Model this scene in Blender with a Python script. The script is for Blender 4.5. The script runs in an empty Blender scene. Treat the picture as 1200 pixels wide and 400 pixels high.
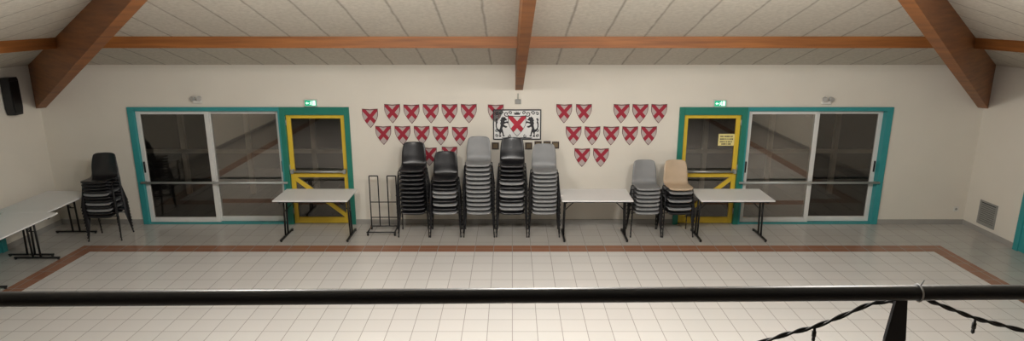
import bpy, bmesh, math, random
from mathutils import Vector, Matrix
random.seed(7)
S = bpy.context.scene
C = S.collection
PI = math.pi
try:
    S.view_settings.view_transform = 'Standard'
    S.view_settings.look = 'None'
except Exception:
    pass

# ------------------------------------------------------------------ dimensions
D = 10.8          # back wall
HW = 8.1          # half width of hall
WH = 2.84         # wall height
CAMZ = 3.76
SL = 0.306        # roof slope
FPX = 742.0
TH = math.atan(190 / FPX)
YF = -5.0         # wall behind the camera

def ray(px, py):
    u = (px - 600) / FPX; v = (py - 200) / FPX
    return Vector((u, math.cos(TH) - v * math.sin(TH), -math.sin(TH) - v * math.cos(TH)))
def at_y(px, py, y):
    r = ray(px, py); t = y / r.y
    return Vector((0, 0, CAMZ)) + r * t

# ------------------------------------------------------------------ materials
def math_node(nt, op, a, b=None, clamp=False):
    n = nt.nodes.new('ShaderNodeMath'); n.operation = op; n.use_clamp = clamp
    for i, s in enumerate((a, b)):
        if s is None: continue
        if isinstance(s, (int, float)): n.inputs[i].default_value = s
        else: nt.links.new(s, n.inputs[i])
    return n.outputs[0]
def mix_col(nt, fac, a, b):
    n = nt.nodes.new('ShaderNodeMix'); n.data_type = 'RGBA'
    for s, k in ((fac, 0), (a, 6), (b, 7)):
        if isinstance(s, (int, float)): n.inputs[k].default_value = s
        elif isinstance(s, tuple): n.inputs[k].default_value = (*s, 1)
        else: nt.links.new(s, n.inputs[k])
    return n.outputs[2]
def base_mat(name):
    m = bpy.data.materials.new(name); m.use_nodes = True
    nt = m.node_tree
    return m, nt, nt.nodes['Principled BSDF']
def noise(nt, scale, detail=3, coord='Object', stretch=None):
    tc = nt.nodes.new('ShaderNodeTexCoord')
    n = nt.nodes.new('ShaderNodeTexNoise'); n.inputs['Scale'].default_value = scale; n.inputs['Detail'].default_value = detail
    src = tc.outputs[coord]
    if stretch:
        mp = nt.nodes.new('ShaderNodeMapping'); mp.inputs['Scale'].default_value = stretch
        nt.links.new(src, mp.inputs[0]); src = mp.outputs[0]
    nt.links.new(src, n.inputs['Vector'])
    return n.outputs['Fac']
def bump(nt, p, h, strength, dist=0.01):
    b = nt.nodes.new('ShaderNodeBump'); b.inputs['Strength'].default_value = strength; b.inputs['Distance'].default_value = dist
    nt.links.new(h, b.inputs['Height']); nt.links.new(b.outputs[0], p.inputs['Normal'])
def mat(name, col, rough=0.5, metal=0.0, var=0.12, scale=8, stretch=None, bmp=0.0, emit=0):
    m, nt, p = base_mat(name)
    f = noise(nt, scale, 3, 'Object', stretch)
    c2 = tuple(max(0, c * (1 - var)) for c in col); c1 = tuple(min(1, c * (1 + var)) for c in col)
    nt.links.new(mix_col(nt, f, c2, c1), p.inputs['Base Color'])
    p.inputs['Roughness'].default_value = rough; p.inputs['Metallic'].default_value = metal
    if bmp: bump(nt, p, f, bmp)
    if emit:
        p.inputs['Emission Color'].default_value = (*col, 1); p.inputs['Emission Strength'].default_value = emit
    return m

M = {}
M['wall'] = mat('cream_plaster', (.73, .69, .61), .85, var=.05, scale=1.5, bmp=.05)
M['wall_dim'] = mat('low_bounce_wall', (.13, .10, .08), .8, var=.1, scale=2)  # unseen walls coloured dark to cut bounce and darken door reflections
M['black_plastic'] = mat('black_plastic', (.012, .012, .014), .3)
M['grey_plastic'] = mat('grey_plastic', (.225, .23, .235), .42)
M['beige_plastic'] = mat('beige_plastic', (.50, .385, .27), .42)
M['leg_dark'] = mat('dark_steel', (.03, .03, .033), .4, .6)
M['black_metal'] = mat('black_metal', (.012, .012, .013), .35, .3)
M['rail'] = mat('black_rail_paint', (.008, .009, .012), .4, 0)
M['alu'] = mat('white_aluminium', (.72, .72, .70), .4, .05, var=.04)
M['teal'] = mat('teal_paint', (.032, .285, .295), .45, var=.06)
M['green'] = mat('green_paint', (.012, .19, .14), .45, var=.06)
M['yellow'] = mat('yellow_paint', (.72, .50, .04), .4, var=.05)
M['top'] = mat('white_laminate', (.76, .76, .755), .4, var=.03, scale=3)
def wood_mat():
    m, nt, p = base_mat('glulam_wood')
    f1 = noise(nt, 2.2, 5, 'Object', (.5, .5, 9)); f2 = noise(nt, 9, 6, 'Object', (.4, .4, 10)); f3 = noise(nt, .8, 2)
    a = mix_col(nt, math_node(nt, 'MULTIPLY', math_node(nt, 'SUBTRACT', f1, .28), 2.3, True), (.125, .039, .009), (.37, .135, .030))
    a = mix_col(nt, math_node(nt, 'MULTIPLY', f2, .5), a, (.105, .035, .009))
    a = mix_col(nt, math_node(nt, 'MULTIPLY', f3, .35), a, (.38, .14, .033))
    nt.links.new(a, p.inputs['Base Color']); p.inputs['Roughness'].default_value = .55
    return m
M['wood'] = wood_mat()
M['base'] = mat('grey_skirting_tile', (.34, .325, .30), .5, var=.1)
M['white'] = mat('white_plastic', (.7, .69, .65), .5, var=.05)
M['grille'] = mat('grey_grille', (.28, .28, .26), .5)
M['lamp_head'] = mat('pale_grey_lamp', (.42, .41, .39), .4)
M['steel'] = mat('brushed_steel', (.42, .44, .43), .35, .5)
M['paper'] = mat('poster_paper', (.76, .755, .74), .6, var=.03)
M['ink'] = mat('black_ink', (.02, .02, .025), .6)
M['notice'] = mat('yellow_paper', (.78, .69, .30), .6, var=.04)
M['frame_wood'] = mat('brown_plaque', (.06, .04, .03), .5)
M['brass'] = mat('bronze_plate', (.20, .15, .09), .4, .4)
M['exit'] = mat('exit_green', (.02, .42, .23), .4, var=.05, emit=.5)
M['exit_white'] = mat('exit_white', (.75, 1, .88), .4, var=.02, emit=.9)
M['cable'] = mat('black_cable', (.01, .01, .01), .45)
M['bulb'] = mat('clear_bulb', (.05, .05, .055), .2)
M['deck'] = mat('dark_timber', (.055, .047, .038), .7, var=.5, scale=3, stretch=(6, 1, 1))
M['deck_pale'] = mat('pale_post_timber', (.40, .35, .28), .7, var=.3, scale=3, stretch=(1, 6, 1))  # added posts, kept pale to read as upright reflection lines in the panes
M['balcony'] = mat('balcony_board', (.2, .17, .14), .7)
M['tie'] = mat('pale_cable_tie', (.36, .36, .36), .5)

def floor_mat():
    m, nt, p = base_mat('floor_tiles')
    g = nt.nodes.new('ShaderNodeNewGeometry'); sx = nt.nodes.new('ShaderNodeSeparateXYZ')
    nt.links.new(g.outputs['Position'], sx.inputs[0])
    X, Y = sx.outputs[0], sx.outputs[1]
    ax = math_node(nt, 'ABSOLUTE', X)
    e = math_node(nt, 'MAXIMUM', math_node(nt, 'SUBTRACT', ax, 6.73), math_node(nt, 'SUBTRACT', Y, 9.46))
    inner = math_node(nt, 'LESS_THAN', e, 0.0)
    band = math_node(nt, 'LESS_THAN', e, 0.27)
    T = 0.30
    fx = math_node(nt, 'FRACT', math_node(nt, 'DIVIDE', math_node(nt, 'ADD', X, 30.0), T))
    fy = math_node(nt, 'FRACT', math_node(nt, 'DIVIDE', math_node(nt, 'ADD', Y, 30.02), T))
    line = math_node(nt, 'MAXIMUM', math_node(nt, 'LESS_THAN', fx, .03), math_node(nt, 'LESS_THAN', fy, .03))
    # per tile variation
    ix = math_node(nt, 'FLOOR', math_node(nt, 'DIVIDE', math_node(nt, 'ADD', X, 30.0), T))
    iy = math_node(nt, 'FLOOR', math_node(nt, 'DIVIDE', math_node(nt, 'ADD', Y, 30.02), T))
    cb = nt.nodes.new('ShaderNodeCombineXYZ'); nt.links.new(ix, cb.inputs[0]); nt.links.new(iy, cb.inputs[1])
    wn = nt.nodes.new('ShaderNodeTexWhiteNoise'); nt.links.new(cb.outputs[0], wn.inputs['Vector'])
    ci = mix_col(nt, wn.outputs['Value'], (.655, .64, .62), (.685, .67, .65))
    co = mix_col(nt, wn.outputs['Value'], (.445, .425, .395), (.475, .455, .425))
    cbn = mix_col(nt, wn.outputs['Value'], (.28, .125, .072), (.31, .14, .082))
    c = mix_col(nt, inner, mix_col(nt, band, co, cbn), ci)
    gc = mix_col(nt, inner, (.30, .285, .26), (.36, .345, .325))
    c = mix_col(nt, line, c, gc)
    nt.links.new(c, p.inputs['Base Color'])
    p.inputs['Roughness'].default_value = .25
    return m
M['floor'] = floor_mat()

def ceil_mat(axis):
    m, nt, p = base_mat('fibre_ceiling_board_' + 'xy'[axis])
    g = nt.nodes.new('ShaderNodeNewGeometry'); sx = nt.nodes.new('ShaderNodeSeparateXYZ')
    nt.links.new(g.outputs['Position'], sx.inputs[0])
    wob = math_node(nt, 'MULTIPLY', math_node(nt, 'SUBTRACT', noise(nt, 3, 4), .5), .04)
    q = math_node(nt, 'DIVIDE', math_node(nt, 'ADD', math_node(nt, 'ADD', sx.outputs[axis], 60.3), wob), .55)
    f = math_node(nt, 'FRACT', q)
    d = math_node(nt, 'ABSOLUTE', math_node(nt, 'SUBTRACT', f, .5))          # 0.5 at the seam
    line = math_node(nt, 'MULTIPLY', math_node(nt, 'SUBTRACT', d, .455), 22, True)
    wn = nt.nodes.new('ShaderNodeTexWhiteNoise'); wn.noise_dimensions = '1D'
    nt.links.new(math_node(nt, 'FLOOR', math_node(nt, 'ADD', q, .0)), wn.inputs['W'])
    n1 = noise(nt, 20, 6); n2 = noise(nt, 1.6, 4); n3 = noise(nt, 60, 4)
    k = math_node(nt, 'MULTIPLY', math_node(nt, 'SUBTRACT', n1, .33), 2.7, True)
    a = mix_col(nt, k, (.485, .45, .385), (.63, .59, .51))
    a = mix_col(nt, math_node(nt, 'MULTIPLY', n3, .3), a, (.63, .59, .52))
    a = mix_col(nt, math_node(nt, 'MULTIPLY', n2, .35), a, (.43, .395, .335))
    a = mix_col(nt, math_node(nt, 'MULTIPLY', wn.outputs['Value'], .15), a, (.39, .355, .30))
    sn = math_node(nt, 'MULTIPLY', math_node(nt, 'ADD', noise(nt, 6, 3), .35), .8, True)
    nt.links.new(mix_col(nt, math_node(nt, 'MULTIPLY', line, sn), a, (.19, .165, .135)), p.inputs['Base Color'])
    p.inputs['Roughness'].default_value = .95
    bump(nt, p, n3, .45)
    return m
M['ceil_x'] = ceil_mat(0); M['ceil_y'] = ceil_mat(1)

def glass_mat(name, haze, refl):
    m = bpy.data.materials.new(name); m.use_nodes = True
    nt = m.node_tree; nt.nodes.clear()
    out = nt.nodes.new('ShaderNodeOutputMaterial')
    tr = nt.nodes.new('ShaderNodeBsdfTransparent'); tr.inputs[0].default_value = (.84, .83, .81, 1)
    gl = nt.nodes.new('ShaderNodeBsdfGlossy'); gl.inputs['Roughness'].default_value = .004
    gl.inputs['Color'].default_value = (1, .98, .95, 1)
    df = nt.nodes.new('ShaderNodeBsdfDiffuse'); df.inputs[0].default_value = (.42, .40, .37, 1)
    n = nt.nodes.new('ShaderNodeTexNoise'); n.inputs['Scale'].default_value = 2
    m0 = nt.nodes.new('ShaderNodeMixShader')      # pale haze mixed in for hall light reflected on the glass
    nt.links.new(math_node(nt, 'MULTIPLY', n.outputs['Fac'], haze), m0.inputs[0])
    nt.links.new(tr.outputs[0], m0.inputs[1]); nt.links.new(df.outputs[0], m0.inputs[2])
    fr = nt.nodes.new('ShaderNodeFresnel'); fr.inputs[0].default_value = 1.6
    mx = nt.nodes.new('ShaderNodeMixShader')
    nt.links.new(math_node(nt, 'MULTIPLY', fr.outputs[0], refl, True), mx.inputs[0])
    nt.links.new(m0.outputs[0], mx.inputs[1]); nt.links.new(gl.outputs[0], mx.inputs[2])
    nt.links.new(mx.outputs[0], out.inputs[0])
    return m
M['glass'] = glass_mat('door_glass', .02, 1.9)
M['glass_outer'] = glass_mat('weak_reflection_glass', .01, .8)  # reflections turned down so the outer panes look dark
M['glass_inner'] = glass_mat('boosted_reflection_glass', .03, 3.6)  # same glass with reflections boosted so the inner panes look pale

def shield_mat(name, white, red, w, k):
    m, nt, p = base_mat(name)
    tc = nt.nodes.new('ShaderNodeTexCoord'); sx = nt.nodes.new('ShaderNodeSeparateXYZ')
    nt.links.new(tc.outputs['Object'], sx.inputs[0])
    ax = math_node(nt, 'ABSOLUTE', sx.outputs[0])
    az = math_node(nt, 'ABSOLUTE', math_node(nt, 'SUBTRACT', sx.outputs[2], .025))
    d = math_node(nt, 'ABSOLUTE', math_node(nt, 'SUBTRACT', math_node(nt, 'MULTIPLY', ax, k), az))
    kk = math_node(nt, 'LESS_THAN', d, w)
    n = noise(nt, 12)
    lo = lambda c: tuple(x * .87 for x in c)
    nt.links.new(mix_col(nt, kk, mix_col(nt, n, lo(white), white), mix_col(nt, n, lo(red), red)), p.inputs['Base Color'])
    p.inputs['Roughness'].default_value = .7
    return m
M['saltire'] = shield_mat('saltire_cloth', (.50, .42, .40), (.35, .014, .036), .047, 1.15)
M['saltire_print'] = shield_mat('saltire_print', (.72, .71, .69), (.44, .018, .04), .06, 1.15)
M['shield_border'] = mat('shield_border', (.12, .03, .035), .7)

# ------------------------------------------------------------------ mesh helpers
def box(bm, x0, x1, y0, y1, z0, z1, mi=0, bev=0):
    r = bmesh.ops.create_cube(bm, size=1)
    vs = r['verts']
    for v in vs:
        v.co = Vector((x0 + (v.co.x + .5) * (x1 - x0), y0 + (v.co.y + .5) * (y1 - y0), z0 + (v.co.z + .5) * (z1 - z0)))
    fs = {f for v in vs for f in v.link_faces}
    for f in fs: f.material_index = mi
    if bev:
        es = list({e for v in vs for e in v.link_edges})
        bmesh.ops.bevel(bm, geom=es, offset=bev, segments=2, affect='EDGES', profile=.5)
def tube(bm, pts, r, n=10, mi=0):
    pts = [Vector(p) for p in pts]
    rings = []
    prev = None
    for i, p in enumerate(pts):
        if i == 0: d = pts[1] - p
        elif i == len(pts) - 1: d = p - pts[i - 1]
        else: d = (pts[i + 1] - p).normalized() + (p - pts[i - 1]).normalized()
        d.normalize()
        if prev is None:
            a = Vector((0, 0, 1)) if abs(d.z) < .9 else Vector((1, 0, 0))
            s = d.cross(a).normalized()
        else:
            s = (prev - d * prev.dot(d)).normalized()
        prev = s
        t = d.cross(s)
        rr = r[i] if isinstance(r, (list, tuple)) else r
        rings.append([bm.verts.new(p + (s * math.cos(2 * PI * k / n) + t * math.sin(2 * PI * k / n)) * rr) for k in range(n)])
    for a, b in zip(rings, rings[1:]):
        for k in range(n):
            f = bm.faces.new((a[k], a[(k + 1) % n], b[(k + 1) % n], b[k])); f.material_index = mi; f.smooth = True
    for q in (rings[0][::-1], rings[-1]):
        f = bm.faces.new(q); f.material_index = mi
def arc_path(pts, rad=.05, seg=5):
    """round the inner corners of a polyline"""
    pts = [Vector(p) for p in pts]; out = [pts[0]]
    for a, b, c in zip(pts, pts[1:], pts[2:]):
        p = b + (a - b).normalized() * min(rad, (a - b).length * .45); q = b + (c - b).normalized() * min(rad, (c - b).length * .45)
        for k in range(seg + 1):
            t = k / seg
            out.append(p * (1 - t) ** 2 + b * 2 * t * (1 - t) + q * t * t)
    out.append(pts[-1]); return out
def prism(bm, pts, y0, y1, mi=0):
    a = [bm.verts.new((x, y0, z)) for x, z in pts]; b = [bm.verts.new((x, y1, z)) for x, z in pts]
    fs = [bm.faces.new(a), bm.faces.new(b[::-1])]
    n = len(pts)
    for i in range(n): fs.append(bm.faces.new((a[i], b[i], b[(i + 1) % n], a[(i + 1) % n])))
    for f in fs: f.material_index = mi
def obj(name, bm, mats, parent=None, recalc=True):
    if recalc: bmesh.ops.recalc_face_normals(bm, faces=bm.faces)
    me = bpy.data.meshes.new(name); bm.to_mesh(me); bm.free()
    for m in (mats if isinstance(mats, (list, tuple)) else [mats]): me.materials.append(M[m])
    o = bpy.data.objects.new(name, me); C.objects.link(o)
    if parent: o.parent = parent
    return o
def tag(o, label, cat, group=None):
    o['label'] = label; o['category'] = cat
    if group: o['group'] = group
    return o
def thing(name, label, cat, loc=(0, 0, 0), rz=0, group=None):
    o = bpy.data.objects.new(name, None); C.objects.link(o); o.empty_display_size = .1
    o.location = loc; o.rotation_euler = (0, 0, rz)
    return tag(o, label, cat, group)
def dup(root, loc, rz, label, group=None):
    r = root.copy(); C.objects.link(r); r.location = loc; r.rotation_euler = (0, 0, rz); r['label'] = label
    if group: r['group'] = group
    for ch in list(root.children):
        c = ch.copy(); C.objects.link(c); c.parent = r
        for g in list(ch.children):
            d = g.copy(); C.objects.link(d); d.parent = c
    return r
def struct(name, bm, mats, label=None):
    o = obj(name, bm, mats); o['kind'] = 'structure'
    if label: o['label'] = label
    return o
def struct_empty(name, label, loc):
    o = bpy.data.objects.new(name, None); C.objects.link(o); o.location = loc
    o['kind'] = 'structure'; o['label'] = label
    return o
B = bmesh.new

# ------------------------------------------------------------------ room shell
bm = B(); box(bm, -HW - .2, HW + .2, YF - .2, D + .2, -.15, 0); struct('floor', bm, 'floor', 'pale tiled hall floor with a brown tile border and grey margin')
L0, L1, L2 = -6.61, -4.0, -2.8
R0, R1, R2 = 2.88, 4.05, 6.55
DH = 2.12
bm = B()
for x0, x1 in ((-HW - .2, L0), (L2, R0), (R2, HW + .2)): box(bm, x0, x1, D, D + .2, 0, WH + .03)
for x0, x1 in ((L0, L2), (R0, R2)): box(bm, x0, x1, D, D + .2, DH, WH + .03)
struct('wall_back', bm, 'wall', 'long cream wall with glazed doors and red shields')
bm = B(); box(bm, -HW - .2, -HW, YF, D, 0, WH + .03); struct('wall_left', bm, 'wall', 'cream side wall carrying a black loudspeaker')
bm = B(); box(bm, HW, HW + .2, YF, D, 0, WH + .03); struct('wall_right', bm, 'wall', 'cream side wall with a low ventilation grille')
bm = B(); prism(bm, [(-HW - .2, 0), (HW + .2, 0), (HW + .2, WH), (0, WH + SL * HW + .05), (-HW - .2, WH)], YF - .2, YF)
struct('wall_front', bm, 'wall_dim', 'gable wall behind the balcony, coloured dark to cut bounce')
AP = WH + SL * HW
AX = .2            # ridge position
bm = B()
v = lambda *c: bm.verts.new(c)
bl, br, ap, rf = v(-HW, D, WH), v(HW, D, WH), v(AX, D - HW, AP), v(AX, YF, AP)
fl, fr = v(-HW, YF, WH), v(HW, YF, WH)
f = bm.faces.new((bl, br, ap)); f.material_index = 0
f = bm.faces.new((bl, ap, rf, fl)); f.material_index = 1
f = bm.faces.new((br, fr, rf, ap)); f.material_index = 1
struct('ceiling', bm, ['ceil_x', 'ceil_y'], 'pale fibre board ceiling sloping up in hipped planes')

def beam(name, p0, p1, w, h, label, h1=None):
    """beam whose top edge runs p0-p1, hanging h (h1 at the far end) below, vertical sides"""
    p0, p1 = Vector(p0), Vector(p1)
    h1 = h if h1 is None else h1
    d = p1 - p0; s = Vector((-d.y, d.x, 0)).normalized() * (w / 2)
    bm = B(); vs = []
    for p, hh in ((p0, h), (p1, h1)):
        vs.append([bm.verts.new(q) for q in (p + s, p - s, p - s - Vector((0, 0, hh)), p + s - Vector((0, 0, hh)))])
    a, b = vs
    bm.faces.new(a); bm.faces.new(b[::-1])
    for i in range(4): bm.faces.new((a[i], b[i], b[(i + 1) % 4], a[(i + 1) % 4]))
    return struct(name, bm, 'wood', label)
o = .03
beam('trim_1', (-HW + .05, D - .05, WH + o), (AX - .2, D - HW + .1, AP + o), .14, .76, 'wide brown glulam hip beam rising from the left corner', .10)
beam('trim_2', (HW - .05, D - .05, WH + o), (AX + .22, D - HW + .1, AP + o), .14, .76, 'wide brown glulam hip beam rising from the right corner', .14)
beam('trim_3', (.12, D, WH + o), (AX, D - HW + .1, AP + o), .13, .46, 'brown middle rafter above the framed crest')
dp = 1.72
zp = WH + SL * dp + .015
beam('trim_4', (-HW + dp + .1, D - dp, zp), (.07, D - dp, zp), .11, .16, 'brown purlin left of the middle rafter')
beam('trim_5', (.20, D - dp, zp), (HW - dp - .02, D - dp, zp), .11, .16, 'brown purlin right of the middle rafter')
beam('trim_6', (-HW + dp, D - dp - .1, zp), (-HW + dp, YF, zp), .11, .16, 'brown purlin along the left roof slope')
beam('trim_7', (HW - dp + .1, D - dp - .1, zp), (HW - dp + .1, YF, zp), .11, .16, 'brown purlin along the right roof slope')

bm = B()
for x0, x1 in ((-HW, L0), (L2, R0), (R2, HW)): box(bm, x0, x1, D - .012, D, 0, .09)
struct('baseboard_back', bm, 'base', 'grey tile skirting of the back wall')
bm = B(); box(bm, -HW, -HW + .012, YF, D - .012, 0, .09); struct('baseboard_left', bm, 'base', 'grey tile skirting of the left wall')
bm = B(); box(bm, HW - .012, HW, YF, D - .012, 0, .09); struct('baseboard_right', bm, 'base', 'grey tile skirting of the right wall')

# outside terrace; boards, screen and posts added to stand for streaky reflections
bm = B()
for i in range(46):
    x = -9 + i * .4
    box(bm, x, x + .385, D + .22, D + 5.5, -.12, -.03)
struct('floor', bm, 'deck', 'added dark terrace boards beyond the glass doors, for streaks in the panes')
bm = B()
box(bm, -9, 9, D + 4.2, D + 4.25, -.03, 3.0)
for i in range(13):
    x = -8.2 + i * 1.35
    box(bm, x, x + .09, D + 2.0, D + 2.09, -.03, 2.7, 1)
box(bm, -9, 9, D + 2.0, D + 2.06, .85, .93, 1)
struct('wall_outside_added', bm, ['deck', 'deck_pale'], 'added dark screen and pale posts, standing for lines reflected in the glass')

# ------------------------------------------------------------------ glazed doors
def frame_bm(x0, x1, z0, z1, y0, y1, w, wt=None, wb=None):
    wt = w if wt is None else wt; wb = w if wb is None else wb
    bm = B()
    box(bm, x0, x0 + w, y0, y1, z0, z1, bev=.006); box(bm, x1 - w, x1, y0, y1, z0, z1, bev=.006)
    box(bm, x0 + w, x1 - w, y0, y1, z1 - wt, z1, bev=.006)
    if wb: box(bm, x0 + w, x1 - w, y0, y1, z0, z0 + wb, bev=.006)
    return bm
def sliding_door(name, x0, x1, label, outer_left):
    cx = (x0 + x1) / 2
    root = struct_empty(name, label, (cx, D, 0)); h = (x1 - x0) / 2
    bm = B()
    wl, wr = (.105, .03) if outer_left else (.03, .105)
    box(bm, -h, -h + wl, -.03, .16, 0, DH, bev=.006); box(bm, h - wr, h, -.03, .16, 0, DH, bev=.006)
    box(bm, -h + wl, h - wr, -.03, .16, DH - .07, DH, bev=.006); box(bm, -h + wl, h - wr, .0, .16, 0, .025)
    obj('frame', bm, 'teal', root)
    a, b = -h + wl, h - wr; m = (a + b) / 2 + (-.02 if outer_left else .02)
    for (p0, p1, y0) in ((a, m + .04, .03), (m - .03, b, .085)):
        is_left = p0 < m - .2
        pf = obj('sash', frame_bm(p0, p1, .026, DH - .071, y0, y0 + .045, .075, .06, .09), 'alu', root)
        bm = B(); box(bm, p0 + .07, p1 - .07, y0 + .018, y0 + .028, .11, DH - .127)
        obj('pane', bm, 'glass_outer' if is_left == outer_left else 'glass_inner', pf)
        bm = B(); xx = (p0 + .035) if is_left else (p1 - .035)
        box(bm, xx - .012, xx + .012, y0 - .02, y0 - .001, .95, 1.15, bev=.005); obj('handle', bm, 'black_metal', pf)
    bm = B()
    tube(bm, [(a - .02 if outer_left else a - .08, -.06, .785), (b + .08 if outer_left else b + .02, -.06, .785)], .022, 12)
    for xx in (a + .02, m, b - .02): tube(bm, [(xx, -.06, .785), (xx, .03, .785)], .012, 8)
    obj('guard_bar', bm, 'steel', root)
sliding_door('door_1', L0, L1, 'teal framed sliding glass door left of the left yellow door', True)
sliding_door('door_4', R1, R2, 'teal framed sliding glass door right of the right yellow door', False)

def exit_door(name, x0, x1, label, mirror):
    cx = (x0 + x1) / 2; h = (x1 - x0) / 2
    root = struct_empty(name, label, (cx, D, 0))
    obj('frame', frame_bm(-h, h, 0, DH, -.035, .16, .09, .135, 0), 'green', root)
    w = h - .092; zt = DH - .137
    s = -1 if mirror else 1
    q = .076
    bm = frame_bm(-w, w, .012, zt, .02, .075, q, .065, .11)
    box(bm, -w + q, w - q, .02, .075, .865, .935, bev=.006)
    # diagonal brace of the lower half
    x_a, x_b = (-w + q) * s, (w - q) * s
    hw = .042
    pts = [(x_a, .865), (x_a, .865 - hw * 1.6), (x_b - hw * .6 * s, .12), (x_b, .12), (x_b, .12 + hw * 1.6), (x_a + hw * .6 * s, .865)]
    prism(bm, pts, .022, .07)
    leaf = obj('leaf', bm, 'yellow', root)
    bm = B(); box(bm, -w + q - .005, w - q + .005, .043, .052, .93, zt - .06); obj('pane', bm, 'glass', leaf)
    bm = B(); box(bm, -w + q - .005, w - q + .005, .043, .052, .115, .87); obj('pane', bm, 'glass', leaf)
    bm = B()
    tube(bm, [(-w + .05, -.06, .985), (w - .05, -.06, .985)], .016, 12)
    for xx in (-w + .05, w - .05): box(bm, xx - .025, xx + .025, -.075, .02, .95, 1.02, bev=.008)
    obj('push_bar', bm, 'steel', leaf)
    bm = B()
    for z in (.2, 1.0, 1.8): tube(bm, [(-w * s, .0, z), (-w * s, .0, z + .1)], .012, 8)
    obj('hinge', bm, 'steel', leaf)
exit_door('door_2', L1, L2, 'yellow glazed emergency door in green frame behind the left table', False)
exit_door('door_3', R0, R1, 'yellow glazed emergency door with a paper notice', True)

def side_door(name, x, s, y0, y1, label):
    root = struct_empty(name, label, (x, (y0 + y1) / 2, 0)); h = (y1 - y0) / 2
    bm = B()
    def bb(a0, a1, b0, b1, z0, z1): box(bm, min(a0 * s, a1 * s), max(a0 * s, a1 * s), b0, b1, z0, z1, bev=.004)
    bb(-.04, 0, -h, -h + .1, 0, 2.12); bb(-.04, 0, h - .1, h, 0, 2.12); bb(-.04, 0, -h + .1, h - .1, 2.02, 2.12)
    obj('frame', bm, 'teal', root)
    bm = B(); bb(-.025, 0, -h + .1, h - .1, .01, 2.02); lf = obj('leaf', bm, 'teal', root)
    bm = B(); tube(bm, [(-.026 * s, -h + .17, 1.02), (-.07 * s, -h + .17, 1.02), (-.07 * s, -h + .29, 1.02)], .01, 8); obj('handle', bm, 'steel', lf)
side_door('door_5', HW, 1, 8.3, 9.58, 'teal door at the right edge on the side wall')
side_door('door_6', -HW, -1, 8.3, 9.5, 'teal door on the left side wall behind the tables')

# ------------------------------------------------------------------ chairs
def catmull(p, n):
    out = []
    for i in range(len(p) - 1):
        p0, p1, p2, p3 = p[max(i - 1, 0)], p[i], p[i + 1], p[min(i + 2, len(p) - 1)]
        for k in range(n):
            t = k / n
            out.append(tuple(.5 * (2 * b + (c - a) * t + (2 * a - 5 * b + 4 * c - d) * t * t + (3 * b - a - 3 * c + d) * t ** 3) for a, b, c, d in zip(p0, p1, p2, p3)))
    out.append(p[-1]); return out
PROF = [(-.217, .408, .165), (-.224, .422, .19), (-.20, .438, .203), (-.1, .432, .21), (0, .425, .21), (.09, .426, .21),
        (.145, .447, .21), (.175, .50, .209), (.20, .60, .205), (.225, .70, .196), (.245, .785, .178), (.253, .812, .155), (.256, .826, .115)]
def shell_bm():
    bm = B(); pr = catmull(PROF, 3); N = 12; rows = []
    for (y, z, w) in pr:
        up = min(1, max(0, (z - .44) / .15)); row = []
        for k in range(N + 1):
            t = -1 + 2 * k / N
            row.append(bm.verts.new((w * t, y - up * .028 * t * t, z + (1 - up) * .012 * abs(t) ** 3)))
        rows.append(row)
    for a, b in zip(rows, rows[1:]):
        for k in range(N): bm.faces.new((a[k], a[k + 1], b[k + 1], b[k]))
    bmesh.ops.recalc_face_normals(bm, faces=bm.faces)
    bmesh.ops.solidify(bm, geom=list(bm.faces), thickness=.006)
    for f in bm.faces: f.smooth = True
    return bm
def leg_bm(sx, sy):
    bm = B()
    if sy < 0: p0, p1 = (sx * .258, -.205, 0), (sx * .224, -.115, .405)
    else: p0, p1 = (sx * .258, .215, 0), (sx * .224, .10, .405)
    tube(bm, [p0, p1], .0085, 10)
    q = Vector(p0); tube(bm, [q, q + Vector((0, 0, .02))], .012, 10)
    return bm
def make_chair(colour):
    t = thing('stacking_chair', 'x', 'chair')
    obj('seat_shell', shell_bm(), colour + '_plastic', t)
    for sx in (-1, 1):
        for sy in (-1, 1): obj('leg', leg_bm(sx, sy), 'leg_dark', t)
    for y in (-.115, .10):
        bm = B(); tube(bm, [(-.224, y, .405), (.224, y, .405)], .0085, 10); obj('crossbar', bm, 'leg_dark', t)
    return t
protos = {c: make_chair(c) for c in ('black', 'grey', 'beige')}
used = set()
ORD = ['bottom', 'second from floor', 'third from floor', 'fourth from floor', 'fifth from floor', 'sixth from floor', 'seventh from floor',
       'eighth from floor', 'ninth from floor', 'tenth from floor', 'eleventh from floor']
def stack(x, y, rz, cols, where, group, dz=.072):
    n = len(cols)
    for i, c in enumerate(cols):
        o = 'top' if i == n - 1 else ORD[i]
        lab = '%s plastic chair, %s in the %s' % (c, o, where)
        loc = (x + random.uniform(-.003, .003), y - .003 * i, i * dz)
        if c not in used:
            p = protos[c]; used.add(c); p.location = loc; p.rotation_euler = (0, 0, rz); p['label'] = lab; p['group'] = group
        else: dup(protos[c], loc, rz, lab, group)
b, g, e = 'black', 'grey', 'beige'
YS = 10.32
stack(-1.66, YS, 0, [b] * 11, 'black stack next to the metal rack', 'chairs stacked beside the rack', .074)
stack(-1.125, YS, .02, [g, b, g, b, g, g, b, b, b], 'shortest stack of the central row', 'chairs in the shortest central stack', .072)
stack(-.56, YS, 0, [g] * 12, 'tall all-grey stack under the poster', 'chairs in the tall grey stack', .076)
stack(.0, YS, -.02, [b, g, g, b, g, g, b, g, b, b, b, b], 'tall black-topped stack under the poster', 'chairs in the tall mixed stack', .0745)
stack(.545, YS, 0, [g] * 11, 'grey stack left of the middle table', 'chairs stacked left of the middle table', .071)
stack(2.265, YS, 0, [g] * 7, 'low grey stack right of the middle table', 'chairs stacked right of the middle table', .071)
stack(2.80, YS, .02, [b, g, b, g, b, g, e], 'beige-topped stack by the right yellow door', 'chairs in the beige topped stack', .071)
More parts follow.
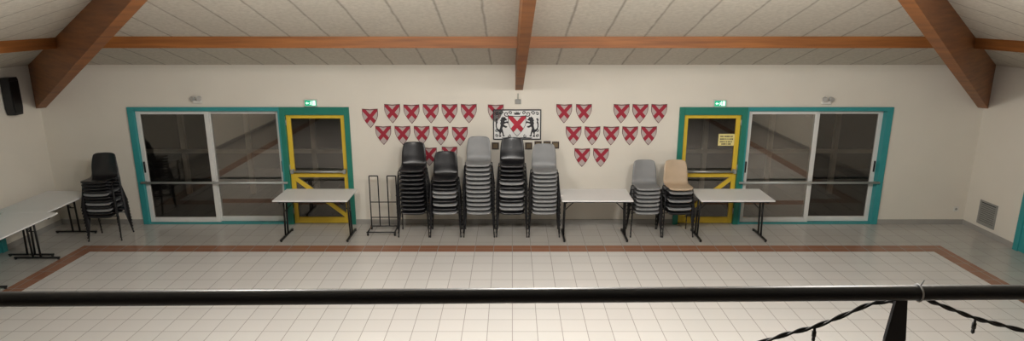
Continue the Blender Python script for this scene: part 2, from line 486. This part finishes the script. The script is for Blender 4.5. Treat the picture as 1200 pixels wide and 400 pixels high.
stack(-6.80, 10.14, .1, [b, b, g, b, g, b, b, g, b, b, b, b], 'corner stack beside the left wall tables', 'chairs stacked in the left corner', .054)

# ------------------------------------------------------------------ tables
def make_table(L, W, label, loc, rz, group):
    t = thing('folding_table', label, 'table', loc, rz, group)
    bm = B(); box(bm, -L / 2, L / 2, -W / 2, W / 2, .717, .742, bev=.006)
    obj('tabletop', bm, 'top', t)
    bm = B()
    box(bm, -L / 2 + .06, L / 2 - .06, -W / 2 + .07, -W / 2 + .09, .685, .716); box(bm, -L / 2 + .06, L / 2 - .06, W / 2 - .09, W / 2 - .07, .685, .716)
    obj('apron', bm, 'black_metal', t)
    for s in (-1, 1):
        x = s * (L / 2 - .08); bm = B()
        tube(bm, [(x, -.06, .69), (x + s * .02, -.06, .04)], .015, 10); tube(bm, [(x, .06, .69), (x + s * .02, .06, .04)], .015, 10)
        box(bm, x + s * .02 - .018, x + s * .02 + .018, -W / 2 + .06, W / 2 - .06, .018, .042, bev=.006)
        box(bm, x - .016, x + .016, -W / 2 + .09, W / 2 - .09, .665, .684)
        for y in (-W / 2 + .08, W / 2 - .08): tube(bm, [(x + s * .02, y, 0), (x + s * .02, y, .02)], .017, 10)
        obj('leg', bm, 'black_metal', t)
        bm = B(); tube(bm, [(x + s * .008, 0, .46), (x - s * .24, 0, .70)], .008, 8); tube(bm, [(x + s * .008, -.062, .46), (x + s * .008, .062, .46)], .009, 8)
        obj('brace', bm, 'black_metal', t)
    return t
make_table(1.22, .7, 'white folding table in front of the left yellow door', (-3.28, 10.165, 0), 0, 'folding tables along the back wall')
make_table(1.16, .7, 'white folding table between the grey chair stacks', (1.39, 10.165, 0), 0, 'folding tables along the back wall')
make_table(1.2, .7, 'white folding table in front of the right yellow door', (3.67, 10.165, 0), 0, 'folding tables along the back wall')
make_table(1.18, .82, 'white folding table against left wall beside the corner chair stack', (-7.52, 9.80, 0), PI / 2, 'folding tables along the left wall')
make_table(1.18, .82, 'white folding table along left wall, nearer of the pair', (-7.34, 8.615, 0), PI / 2, 'folding tables along the left wall')

# ------------------------------------------------------------------ metal rack
t = thing('metal_rack', 'empty black tubular metal rack beside the black chair stack', 'rack', (-2.23, 10.42, 0))
for x0, x1 in ((-.23, -.08), (.08, .23)):
    bm = B(); tube(bm, arc_path([(x0, .1, .06), (x0, .1, .97), (x1, .1, .97), (x1, .1, .06)], .012, 3), .0105, 8)
    obj('upright', bm, 'black_metal', t)
for z in (.22, .5):
    bm = B(); tube(bm, [(-.23, .1, z), (.23, .1, z)], .009, 8); obj('crossbar', bm, 'black_metal', t)
bm = B()
tube(bm, [(-.25, -.22, .06), (.25, -.22, .06)], .011, 8); tube(bm, [(-.25, .1, .06), (.25, .1, .06)], .011, 8)
for x in (-.23, .23): tube(bm, [(x, -.22, .06), (x, .12, .06)], .011, 8)
obj('base_frame', bm, 'black_metal', t)
for x in (-.23, .23):
    for y in (-.22, .1):
        bm = B(); tube(bm, [(x, y, 0), (x, y, .05)], .016, 10); obj('foot', bm, 'black_metal', t)

# ------------------------------------------------------------------ shields on the wall
def shield_pts(w, h):
    top = h / 2; pts = [(-w / 2, top), (0, top - .012), (w / 2, top)]
    right = []
    for k in range(0, 8):
        a = k / 8
        right.append((w / 2 * (1 - a ** 1.65), top - .30 * h - .70 * h * a))
    left = [(-x, z) for x, z in reversed(right)]
    return (pts + right + [(0, -h / 2)] + left)[::-1]
def make_shield(loc, label):
    t = thing('shield_plaque', label, 'shield', loc, 0, 'red saltire shields on the back wall')
    bm = B(); prism(bm, shield_pts(.27, .335), -.008, 0); obj('backing', bm, 'shield_border', t)
    bm = B(); prism(bm, shield_pts(.25, .305), -.014, -.0082); obj('face', bm, 'saltire', t)
    return t
SH = [
 ('%s in top row left of the poster', ['lower leftmost', 'second from left', 'third from left', 'fourth from left', 'fifth from left', 'sixth from left', 'last and touching poster'],
  [(434, 138), (460, 132.5), (482.5, 133), (505, 132.5), (527, 132.5), (549.5, 132.5), (581, 133)]),
 ('%s in second row left of the poster', ['first from left', 'second from left', 'third from left', 'fourth from left', 'fifth from left'],
  [(449.5, 158), (472, 158), (494.5, 158), (516.5, 158.5), (539, 159)]),
 ('%s in lowest row left of the poster', ['left one', 'right one'], [(503, 183), (527, 182)]),
 ('%s in top row right of the poster', ['first from left', 'second from left', 'third from left', 'fourth from left', 'fifth from left'],
  [(661, 132.5), (684, 132.5), (728, 132.5), (750, 132.5), (772, 132.5)]),
 ('%s in second row right of the poster', ['first from left', 'second from left', 'third from left', 'fourth from left', 'fifth from left'],
  [(672, 158.5), (694, 158.5), (716, 158.5), (738, 158.5), (760, 158.5)]),
 ('%s in lowest row right of the poster', ['left one', 'right one'], [(682, 184), (704, 184)]),
]
first = None
for pat, names, pos in SH:
    for nme, (px, py) in zip(names, pos):
        p = at_y(px, py + .8, D); p.y = D
        lab = 'small red saltire shield, ' + pat % nme
        if first is None: first = make_shield(p, lab)
        else: dup(first, p, 0, lab)

# ------------------------------------------------------------------ framed crest poster
p = at_y(606, 146, D); W2, H2 = .415, .265
t = thing('framed_poster', 'framed white crest poster with two black lions on the back wall', 'poster', (p.x, D, p.z))
obj('frame', frame_bm(-W2, W2, -H2, H2, -.03, 0, .018), 'ink', t)
bm = B(); box(bm, -W2 + .016, W2 - .016, -.014, -.001, -H2 + .016, H2 - .016); obj('sheet', bm, 'paper', t)
# supporter outline: rearing lion with mane, raised paws, haunch and curled tail
LION = [(.26,0),(.40,0),(.43,.05),(.35,.08),(.38,.17),(.43,.24),(.50,.16),(.52,.06),(.50,.02),(.64,.02),(.68,.06),(.60,.09),(.58,.20),(.54,.30),
        (.50,.42),(.55,.50),(.72,.44),(.82,.46),(.86,.52),(.76,.53),(.64,.57),(.60,.62),(.78,.68),(.90,.66),(.96,.73),(.86,.76),(.74,.74),(.64,.73),
        (.70,.80),(.80,.80),(.84,.85),(.74,.90),(.70,.97),(.60,.95),(.54,1.0),(.48,.94),(.40,.93),(.42,.86),(.34,.82),(.39,.74),(.34,.66),(.38,.58),
        (.34,.46),(.30,.36),(.18,.38),(.11,.48),(.10,.60),(.16,.70),(.13,.80),(.20,.88),(.10,.92),(.02,.84),(.06,.76),(.02,.66),(.02,.50),(.08,.36),(.20,.27),(.28,.22),(.30,.10)]
def curl(cx, cz, r0, a0, turns, s, n=18):
    return [(s * (cx + r0 * (1 - .75 * i / n) * math.cos(a0 + turns * 2 * PI * i / n)), -.0165, cz + r0 * (1 - .75 * i / n) * math.sin(a0 + turns * 2 * PI * i / n)) for i in range(n + 1)]
for s in (-1, 1):
    bm = B(); pts = [(s * (-.375 + x * .24), -.215 + z * .36) for x, z in LION]
    prism(bm, pts, -.018, -.0142); obj('lion', bm, 'ink', t)
    for cx, cz, r, a0, tr in ((-.185, .185, .045, -.5, -1.1), (-.275, .20, .036, 0, 1.1), (-.115, .205, .032, 3.5, -1.1), (-.345, .19, .03, .5, 1), (-.14, -.205, .03, 1.5, -1), (-.355, -.10, .03, 1.2, -1.1), (-.345, -.19, .028, 2, 1.1)):
        bm = B(); tube(bm, curl(cx, cz, r, a0, tr, s), .0075, 6); obj('scroll_curl', bm, 'ink', t)
bm = B(); prism(bm, shield_pts(.315, .37), -.0192, -.0182); obj('shield_outline', bm, 'ink', t).location.z = -.025
bm = B(); prism(bm, shield_pts(.295, .345), -.0215, -.0194); sh = obj('shield', bm, 'saltire_print', t); sh.location.z = -.025
bm = B()
prism(bm, [(-.045, .172), (.045, .172), (.06, .222), (.03, .197), (.015, .234), (0, .202), (-.015, .234), (-.03, .197), (-.06, .222)], -.0175, -.0142)
obj('crown', bm, 'ink', t)
bm = B(); prism(bm, [(-.25, -.244), (.25, -.244), (.27, -.228), (.06, -.224), (0, -.23), (-.06, -.224), (-.27, -.228)], -.0175, -.0142); obj('motto_band', bm, 'ink', t)

for (px, py), d in zip(((580.5, 171), (619.5, 171), (630.5, 169.5), (641, 169.5), (651, 170)), ('first from left', 'second from left', 'third from left', 'fourth from left', 'last from left')):
    p = at_y(px, py, D)
    t = thing('small_plaque', 'small dark wall plaque under the poster, ' + d, 'plaque', (p.x, D, p.z), 0, 'small plaques under the poster')
    obj('frame', frame_bm(-.062, .062, -.062, .062, -.02, 0, .022), 'frame_wood', t)
    bm = B(); box(bm, -.045, .045, -.012, -.001, -.045, .045); obj('plate', bm, 'brass', t)
p = at_y(607, 119, D)
t = thing('junction_box', 'small grey box on the wall between rafter end and poster', 'box', (p.x, D, p.z))
bm = B(); box(bm, -.05, .05, -.04, 0, -.04, .04, bev=.008); obj('casing', bm, 'grille', t)
bm = B(); tube(bm, [(0, -.02, .04), (0, -.02, .14)], .007, 8); obj('conduit', bm, 'grille', t)

# ------------------------------------------------------------------ exit signs, lamps, notice, speaker, vent, socket
def exit_sign(px, py, side):
    p = at_y(px, py, D); k = .82
    t = thing('exit_sign', 'lit green exit sign above the %s yellow door' % side, 'exit sign', (p.x, D, p.z), 0, 'exit signs above the yellow doors')
    t.scale = (k, k, k)
    bm = B(); box(bm, -.13, .13, -.06, 0, -.075, .075, bev=.008); obj('casing', bm, 'white', t)
    bm = B(); box(bm, -.12, .12, -.064, -.0602, -.062, .062); obj('panel', bm, 'exit', t)
    # pictogram: doorway and running figure, arrow
    bm = B()
    box(bm, .045, .10, -.067, -.0642, -.045, .05)
    prism(bm, [(-.10, 0), (-.07, .03), (-.07, .01), (-.035, .01), (-.035, -.01), (-.07, -.01), (-.07, -.03)], -.067, -.0642)
    bmesh.ops.create_circle(bm, cap_ends=True, segments=10, radius=.011, matrix=Matrix.Translation((.018, -.0665, .038)) @ Matrix.Rotation(PI / 2, 4, 'X'))
    prism(bm, [(.01, .025), (.03, .02), (.022, -.005), (.04, -.045), (.026, -.045), (.012, -.015), (-.012, -.04), (-.02, -.03), (.0, -.005), (-.002, .012), (-.018, .002), (-.022, .01)], -.067, -.0642)
    obj('pictogram', bm, 'exit_white', t)
exit_sign(365, 120.5, 'left'); exit_sign(843, 121, 'right')

def flood(px, py, side):
    p = at_y(px, py, D)
    t = thing('spot_lamp', 'small twin-headed emergency lamp above the %s sliding door' % side, 'lamp', (p.x, D, p.z), 0, 'emergency lamps above the sliding doors')
    t.scale = (.85, .85, .85)
    bm = B(); box(bm, -.09, .09, -.05, 0, -.07, .0, bev=.01); obj('housing', bm, 'white', t)
    for s in (-1, 1):
        bm = B(); q = Vector((s * .06, -.05, .045))
        tube(bm, [q + Vector((0, .03, .0)), q + Vector((0, -.01, 0)), q + Vector((s * .01, -.06, -.012))], [.02, .042, .048], 14)
        tube(bm, [(s * .06, -.03, -.002), (s * .06, -.03, .02)], .01, 8)
        obj('lamp_head', bm, 'lamp_head', t)
flood(232, 117, 'left'); flood(968, 118, 'right')

p = at_y(852, 164.5, D)
t = thing('notice_sign', 'yellow paper notice taped on the right yellow door', 'sign', (p.x, D + .041, p.z))
bm = B(); box(bm, -.14, .14, -.004, 0, -.105, .105); obj('sheet', bm, 'notice', t)
bm = B(); rr = random.Random(3)
for row, z in enumerate((.06, .012, -.035, -.075)):
    x = -.11 + (.03 if row == 3 else 0)
    while x < .10 - (.03 if row == 3 else 0):
        w = rr.uniform(.008, .016)
        box(bm, x, x + w, -.0055, -.0042, z - .013, z + .013); x += w + (.006 if rr.random() < .8 else .016)
obj('lettering', bm, 'ink', t)

t = thing('loudspeaker', 'black loudspeaker mounted high on the left side wall', 'speaker', (-HW - .002, 10.12, 2.40), math.radians(90))
bm = B(); prism(bm, [(-.08, -.3), (.08, -.3), (.10, -.2), (.10, .26), (.08, .3), (-.08, .3), (-.10, .26), (-.10, -.2)], -.16, -.02)
obj('cabinet', bm, 'black_plastic', t)
bm = B(); prism(bm, [(-.07, -.26), (.07, -.26), (.09, -.18), (.09, .24), (-.09, .24), (-.09, -.18)], -.17, -.161); obj('grille', bm, 'black_metal', t)
bm = B(); box(bm, -.05, .05, -.02, 0, -.1, .1, bev=.005); obj('bracket', bm, 'black_metal', t)

t = thing('vent_grille', 'grey louvred vent low on the right side wall', 'vent', (HW, 10.26, .36), math.radians(-90))
obj('frame', frame_bm(-.2, .2, -.21, .21, -.02, 0, .03), 'grille', t)
bm = B()
for k in range(10):
    z = -.165 + k * .035
    box(bm, -.17, .17, -.014, -.004, z - .012, z + .012)
obj('louvre', bm, 'grille', t)
bm = B(); box(bm, -.17, .17, -.003, -.001, -.18, .18); obj('duct_dark', bm, 'ink', t)  # black sheet painted in for the dark hollow behind the louvres

p = at_y(1120, 245, D)
t = thing('wall_socket', 'small white wall socket near the right corner', 'socket', (p.x, D, p.z))
bm = B(); box(bm, -.045, .045, -.012, 0, -.045, .045, bev=.006); obj('plate', bm, 'white', t)
bm = B(); tube(bm, [(0, -.0125, 0), (0, -.014, 0)], .022, 16); obj('outlet', bm, 'grille', t)

# ------------------------------------------------------------------ balcony, railing and cable
SLAB = 1.92
bm = B(); box(bm, -HW, HW, YF, 1.98, SLAB - .2, SLAB); o_ = struct('floor', bm, 'balcony', 'balcony floor under the railing')
bm = B(); box(bm, -HW, HW, YF + 1.5, YF + 1.7, 0, SLAB - .2); struct('wall_under_balcony', bm, 'wall_dim', 'unseen wall beneath the balcony, coloured dark for the door reflections')  # added out of view, dark so the panes reflect more contrast
def on_z(px, py, z):
    r = ray(px, py); t = (z - CAMZ) / r.z
    return Vector((0, 0, CAMZ)) + r * t
ZR = 2.875
a, c = on_z(0, 351, ZR), on_z(1200, 342.7, ZR)
dirn = (c - a).normalized()
t = thing('railing', 'black tubular balcony handrail crossing the whole foreground', 'railing', (0, 0, 0))
bm = B(); tube(bm, [a - dirn * 3.2, a, c, c + dirn * 2.5], .0245, 20); obj('handrail', bm, 'rail', t)
def rail_pt(px):
    q = on_z(px, 351 - 8.3 * px / 1200, ZR)
    k = (q - a).dot(dirn); return a + dirn * k
yaw = math.atan2(dirn.y, dirn.x)
for q in (rail_pt(1057), rail_pt(1057) - dirn * 4.4):
    bm = B(); z0 = SLAB - ZR
    prism(bm, [(-.018, -.018), (.018, -.018), (.034, -.16), (.034, z0 + .012), (-.034, z0 + .012), (-.034, -.16)], -.006, .006)
    box(bm, -.06, .06, -.05, .05, z0, z0 + .012)
    po = obj('post', bm, 'rail', t); po.location = q; po.rotation_euler = (0, 0, yaw)

t = thing('string_light_cable', 'black string-light cable looped under the handrail at lower right', 'string lights', (0, 0, 0))
def cab(px, py, dy=0.0):
    q = rail_pt(px); r = ray(px, py); k = (q.y + dy) / r.y
    return Vector((0, 0, CAMZ)) + r * k
def smooth_path(ps, n=8): return [Vector(q) for q in catmull([tuple(x) for x in ps], n)]
left_ = smooth_path([cab(1076, 348, .032), cab(1050, 353, .035), cab(1022, 356, .03), cab(988, 370, .03), cab(955, 383, .03), cab(925, 391, .03), cab(890, 402, .03), cab(840, 416, .03)])
right_ = smooth_path([cab(1076, 348, .032), cab(1092, 354, .03), cab(1118, 364, .03), cab(1145, 374, .03), cab(1172, 381, .03), cab(1210, 390, .03), cab(1290, 402, .03)])
for path in (left_, right_):
    bm = B()
    for ph in (0, PI):
        tube(bm, [q + Vector((0, .0042 * math.cos(ph + i * .55), .0042 * math.sin(ph + i * .55))) for i, q in enumerate(path)], .0042, 8)
    obj('cable', bm, 'cable', t)
for px, py in ((955, 383), (1143, 373.5)):
    q = cab(px, py, .03); bm = B()
    tube(bm, [q, q + Vector((0, 0, -.016)), q + Vector((0, 0, -.017)), q + Vector((0, 0, -.036))], [.004, .005, .007, .007], 10)
    k = obj('lamp_socket', bm, 'cable', t)
    bm = B(); tube(bm, [q + Vector((0, 0, -.036)), q + Vector((0, 0, -.05)), q + Vector((0, 0, -.056))], [.005, .006, .002], 10); obj('bulb', bm, 'bulb', k)
q = rail_pt(1076)
bm = B()
pts = [q + Vector((0, math.cos(i / 18 * 2 * PI) * .0272, math.sin(i / 18 * 2 * PI) * .0272)) for i in range(19)]
tube(bm, pts, .0028, 6)
tube(bm, [q + Vector((0, -.005, .027)), q + Vector((.004, -.012, .05))], .002, 6)
tag(obj('cable_tie', bm, 'tie'), 'pale cable tie looped around the handrail above its post', 'cable tie')

# ------------------------------------------------------------------ lights
def point(name, x, y, z, w, col=(1, .975, .93), r=.35):
    l = bpy.data.lights.new(name, 'POINT'); l.energy = w; l.color = col; l.shadow_soft_size = r
    ob = bpy.data.objects.new(name, l); ob.location = (x, y, z); C.objects.link(ob)
point('hall_lamp', -2.2, 5.1, 4.05, 250); point('hall_lamp', 2.7, 5.1, 4.05, 275); point('hall_lamp', 0.2, 5.0, 4.3, 570)
w = bpy.data.worlds.new('night'); S.world = w; w.use_nodes = True
w.node_tree.nodes['Background'].inputs[0].default_value = (.02, .022, .03, 1)
w.node_tree.nodes['Background'].inputs[1].default_value = .3

# ------------------------------------------------------------------ camera
cd = bpy.data.cameras.new('camera'); cd.sensor_width = 36; cd.lens = FPX / 1200 * 36; cd.clip_start = .05
co = bpy.data.objects.new('camera', cd); co.location = (0, 0, CAMZ); co.rotation_euler = (PI / 2 - TH, 0, 0)
C.objects.link(co); S.camera = co
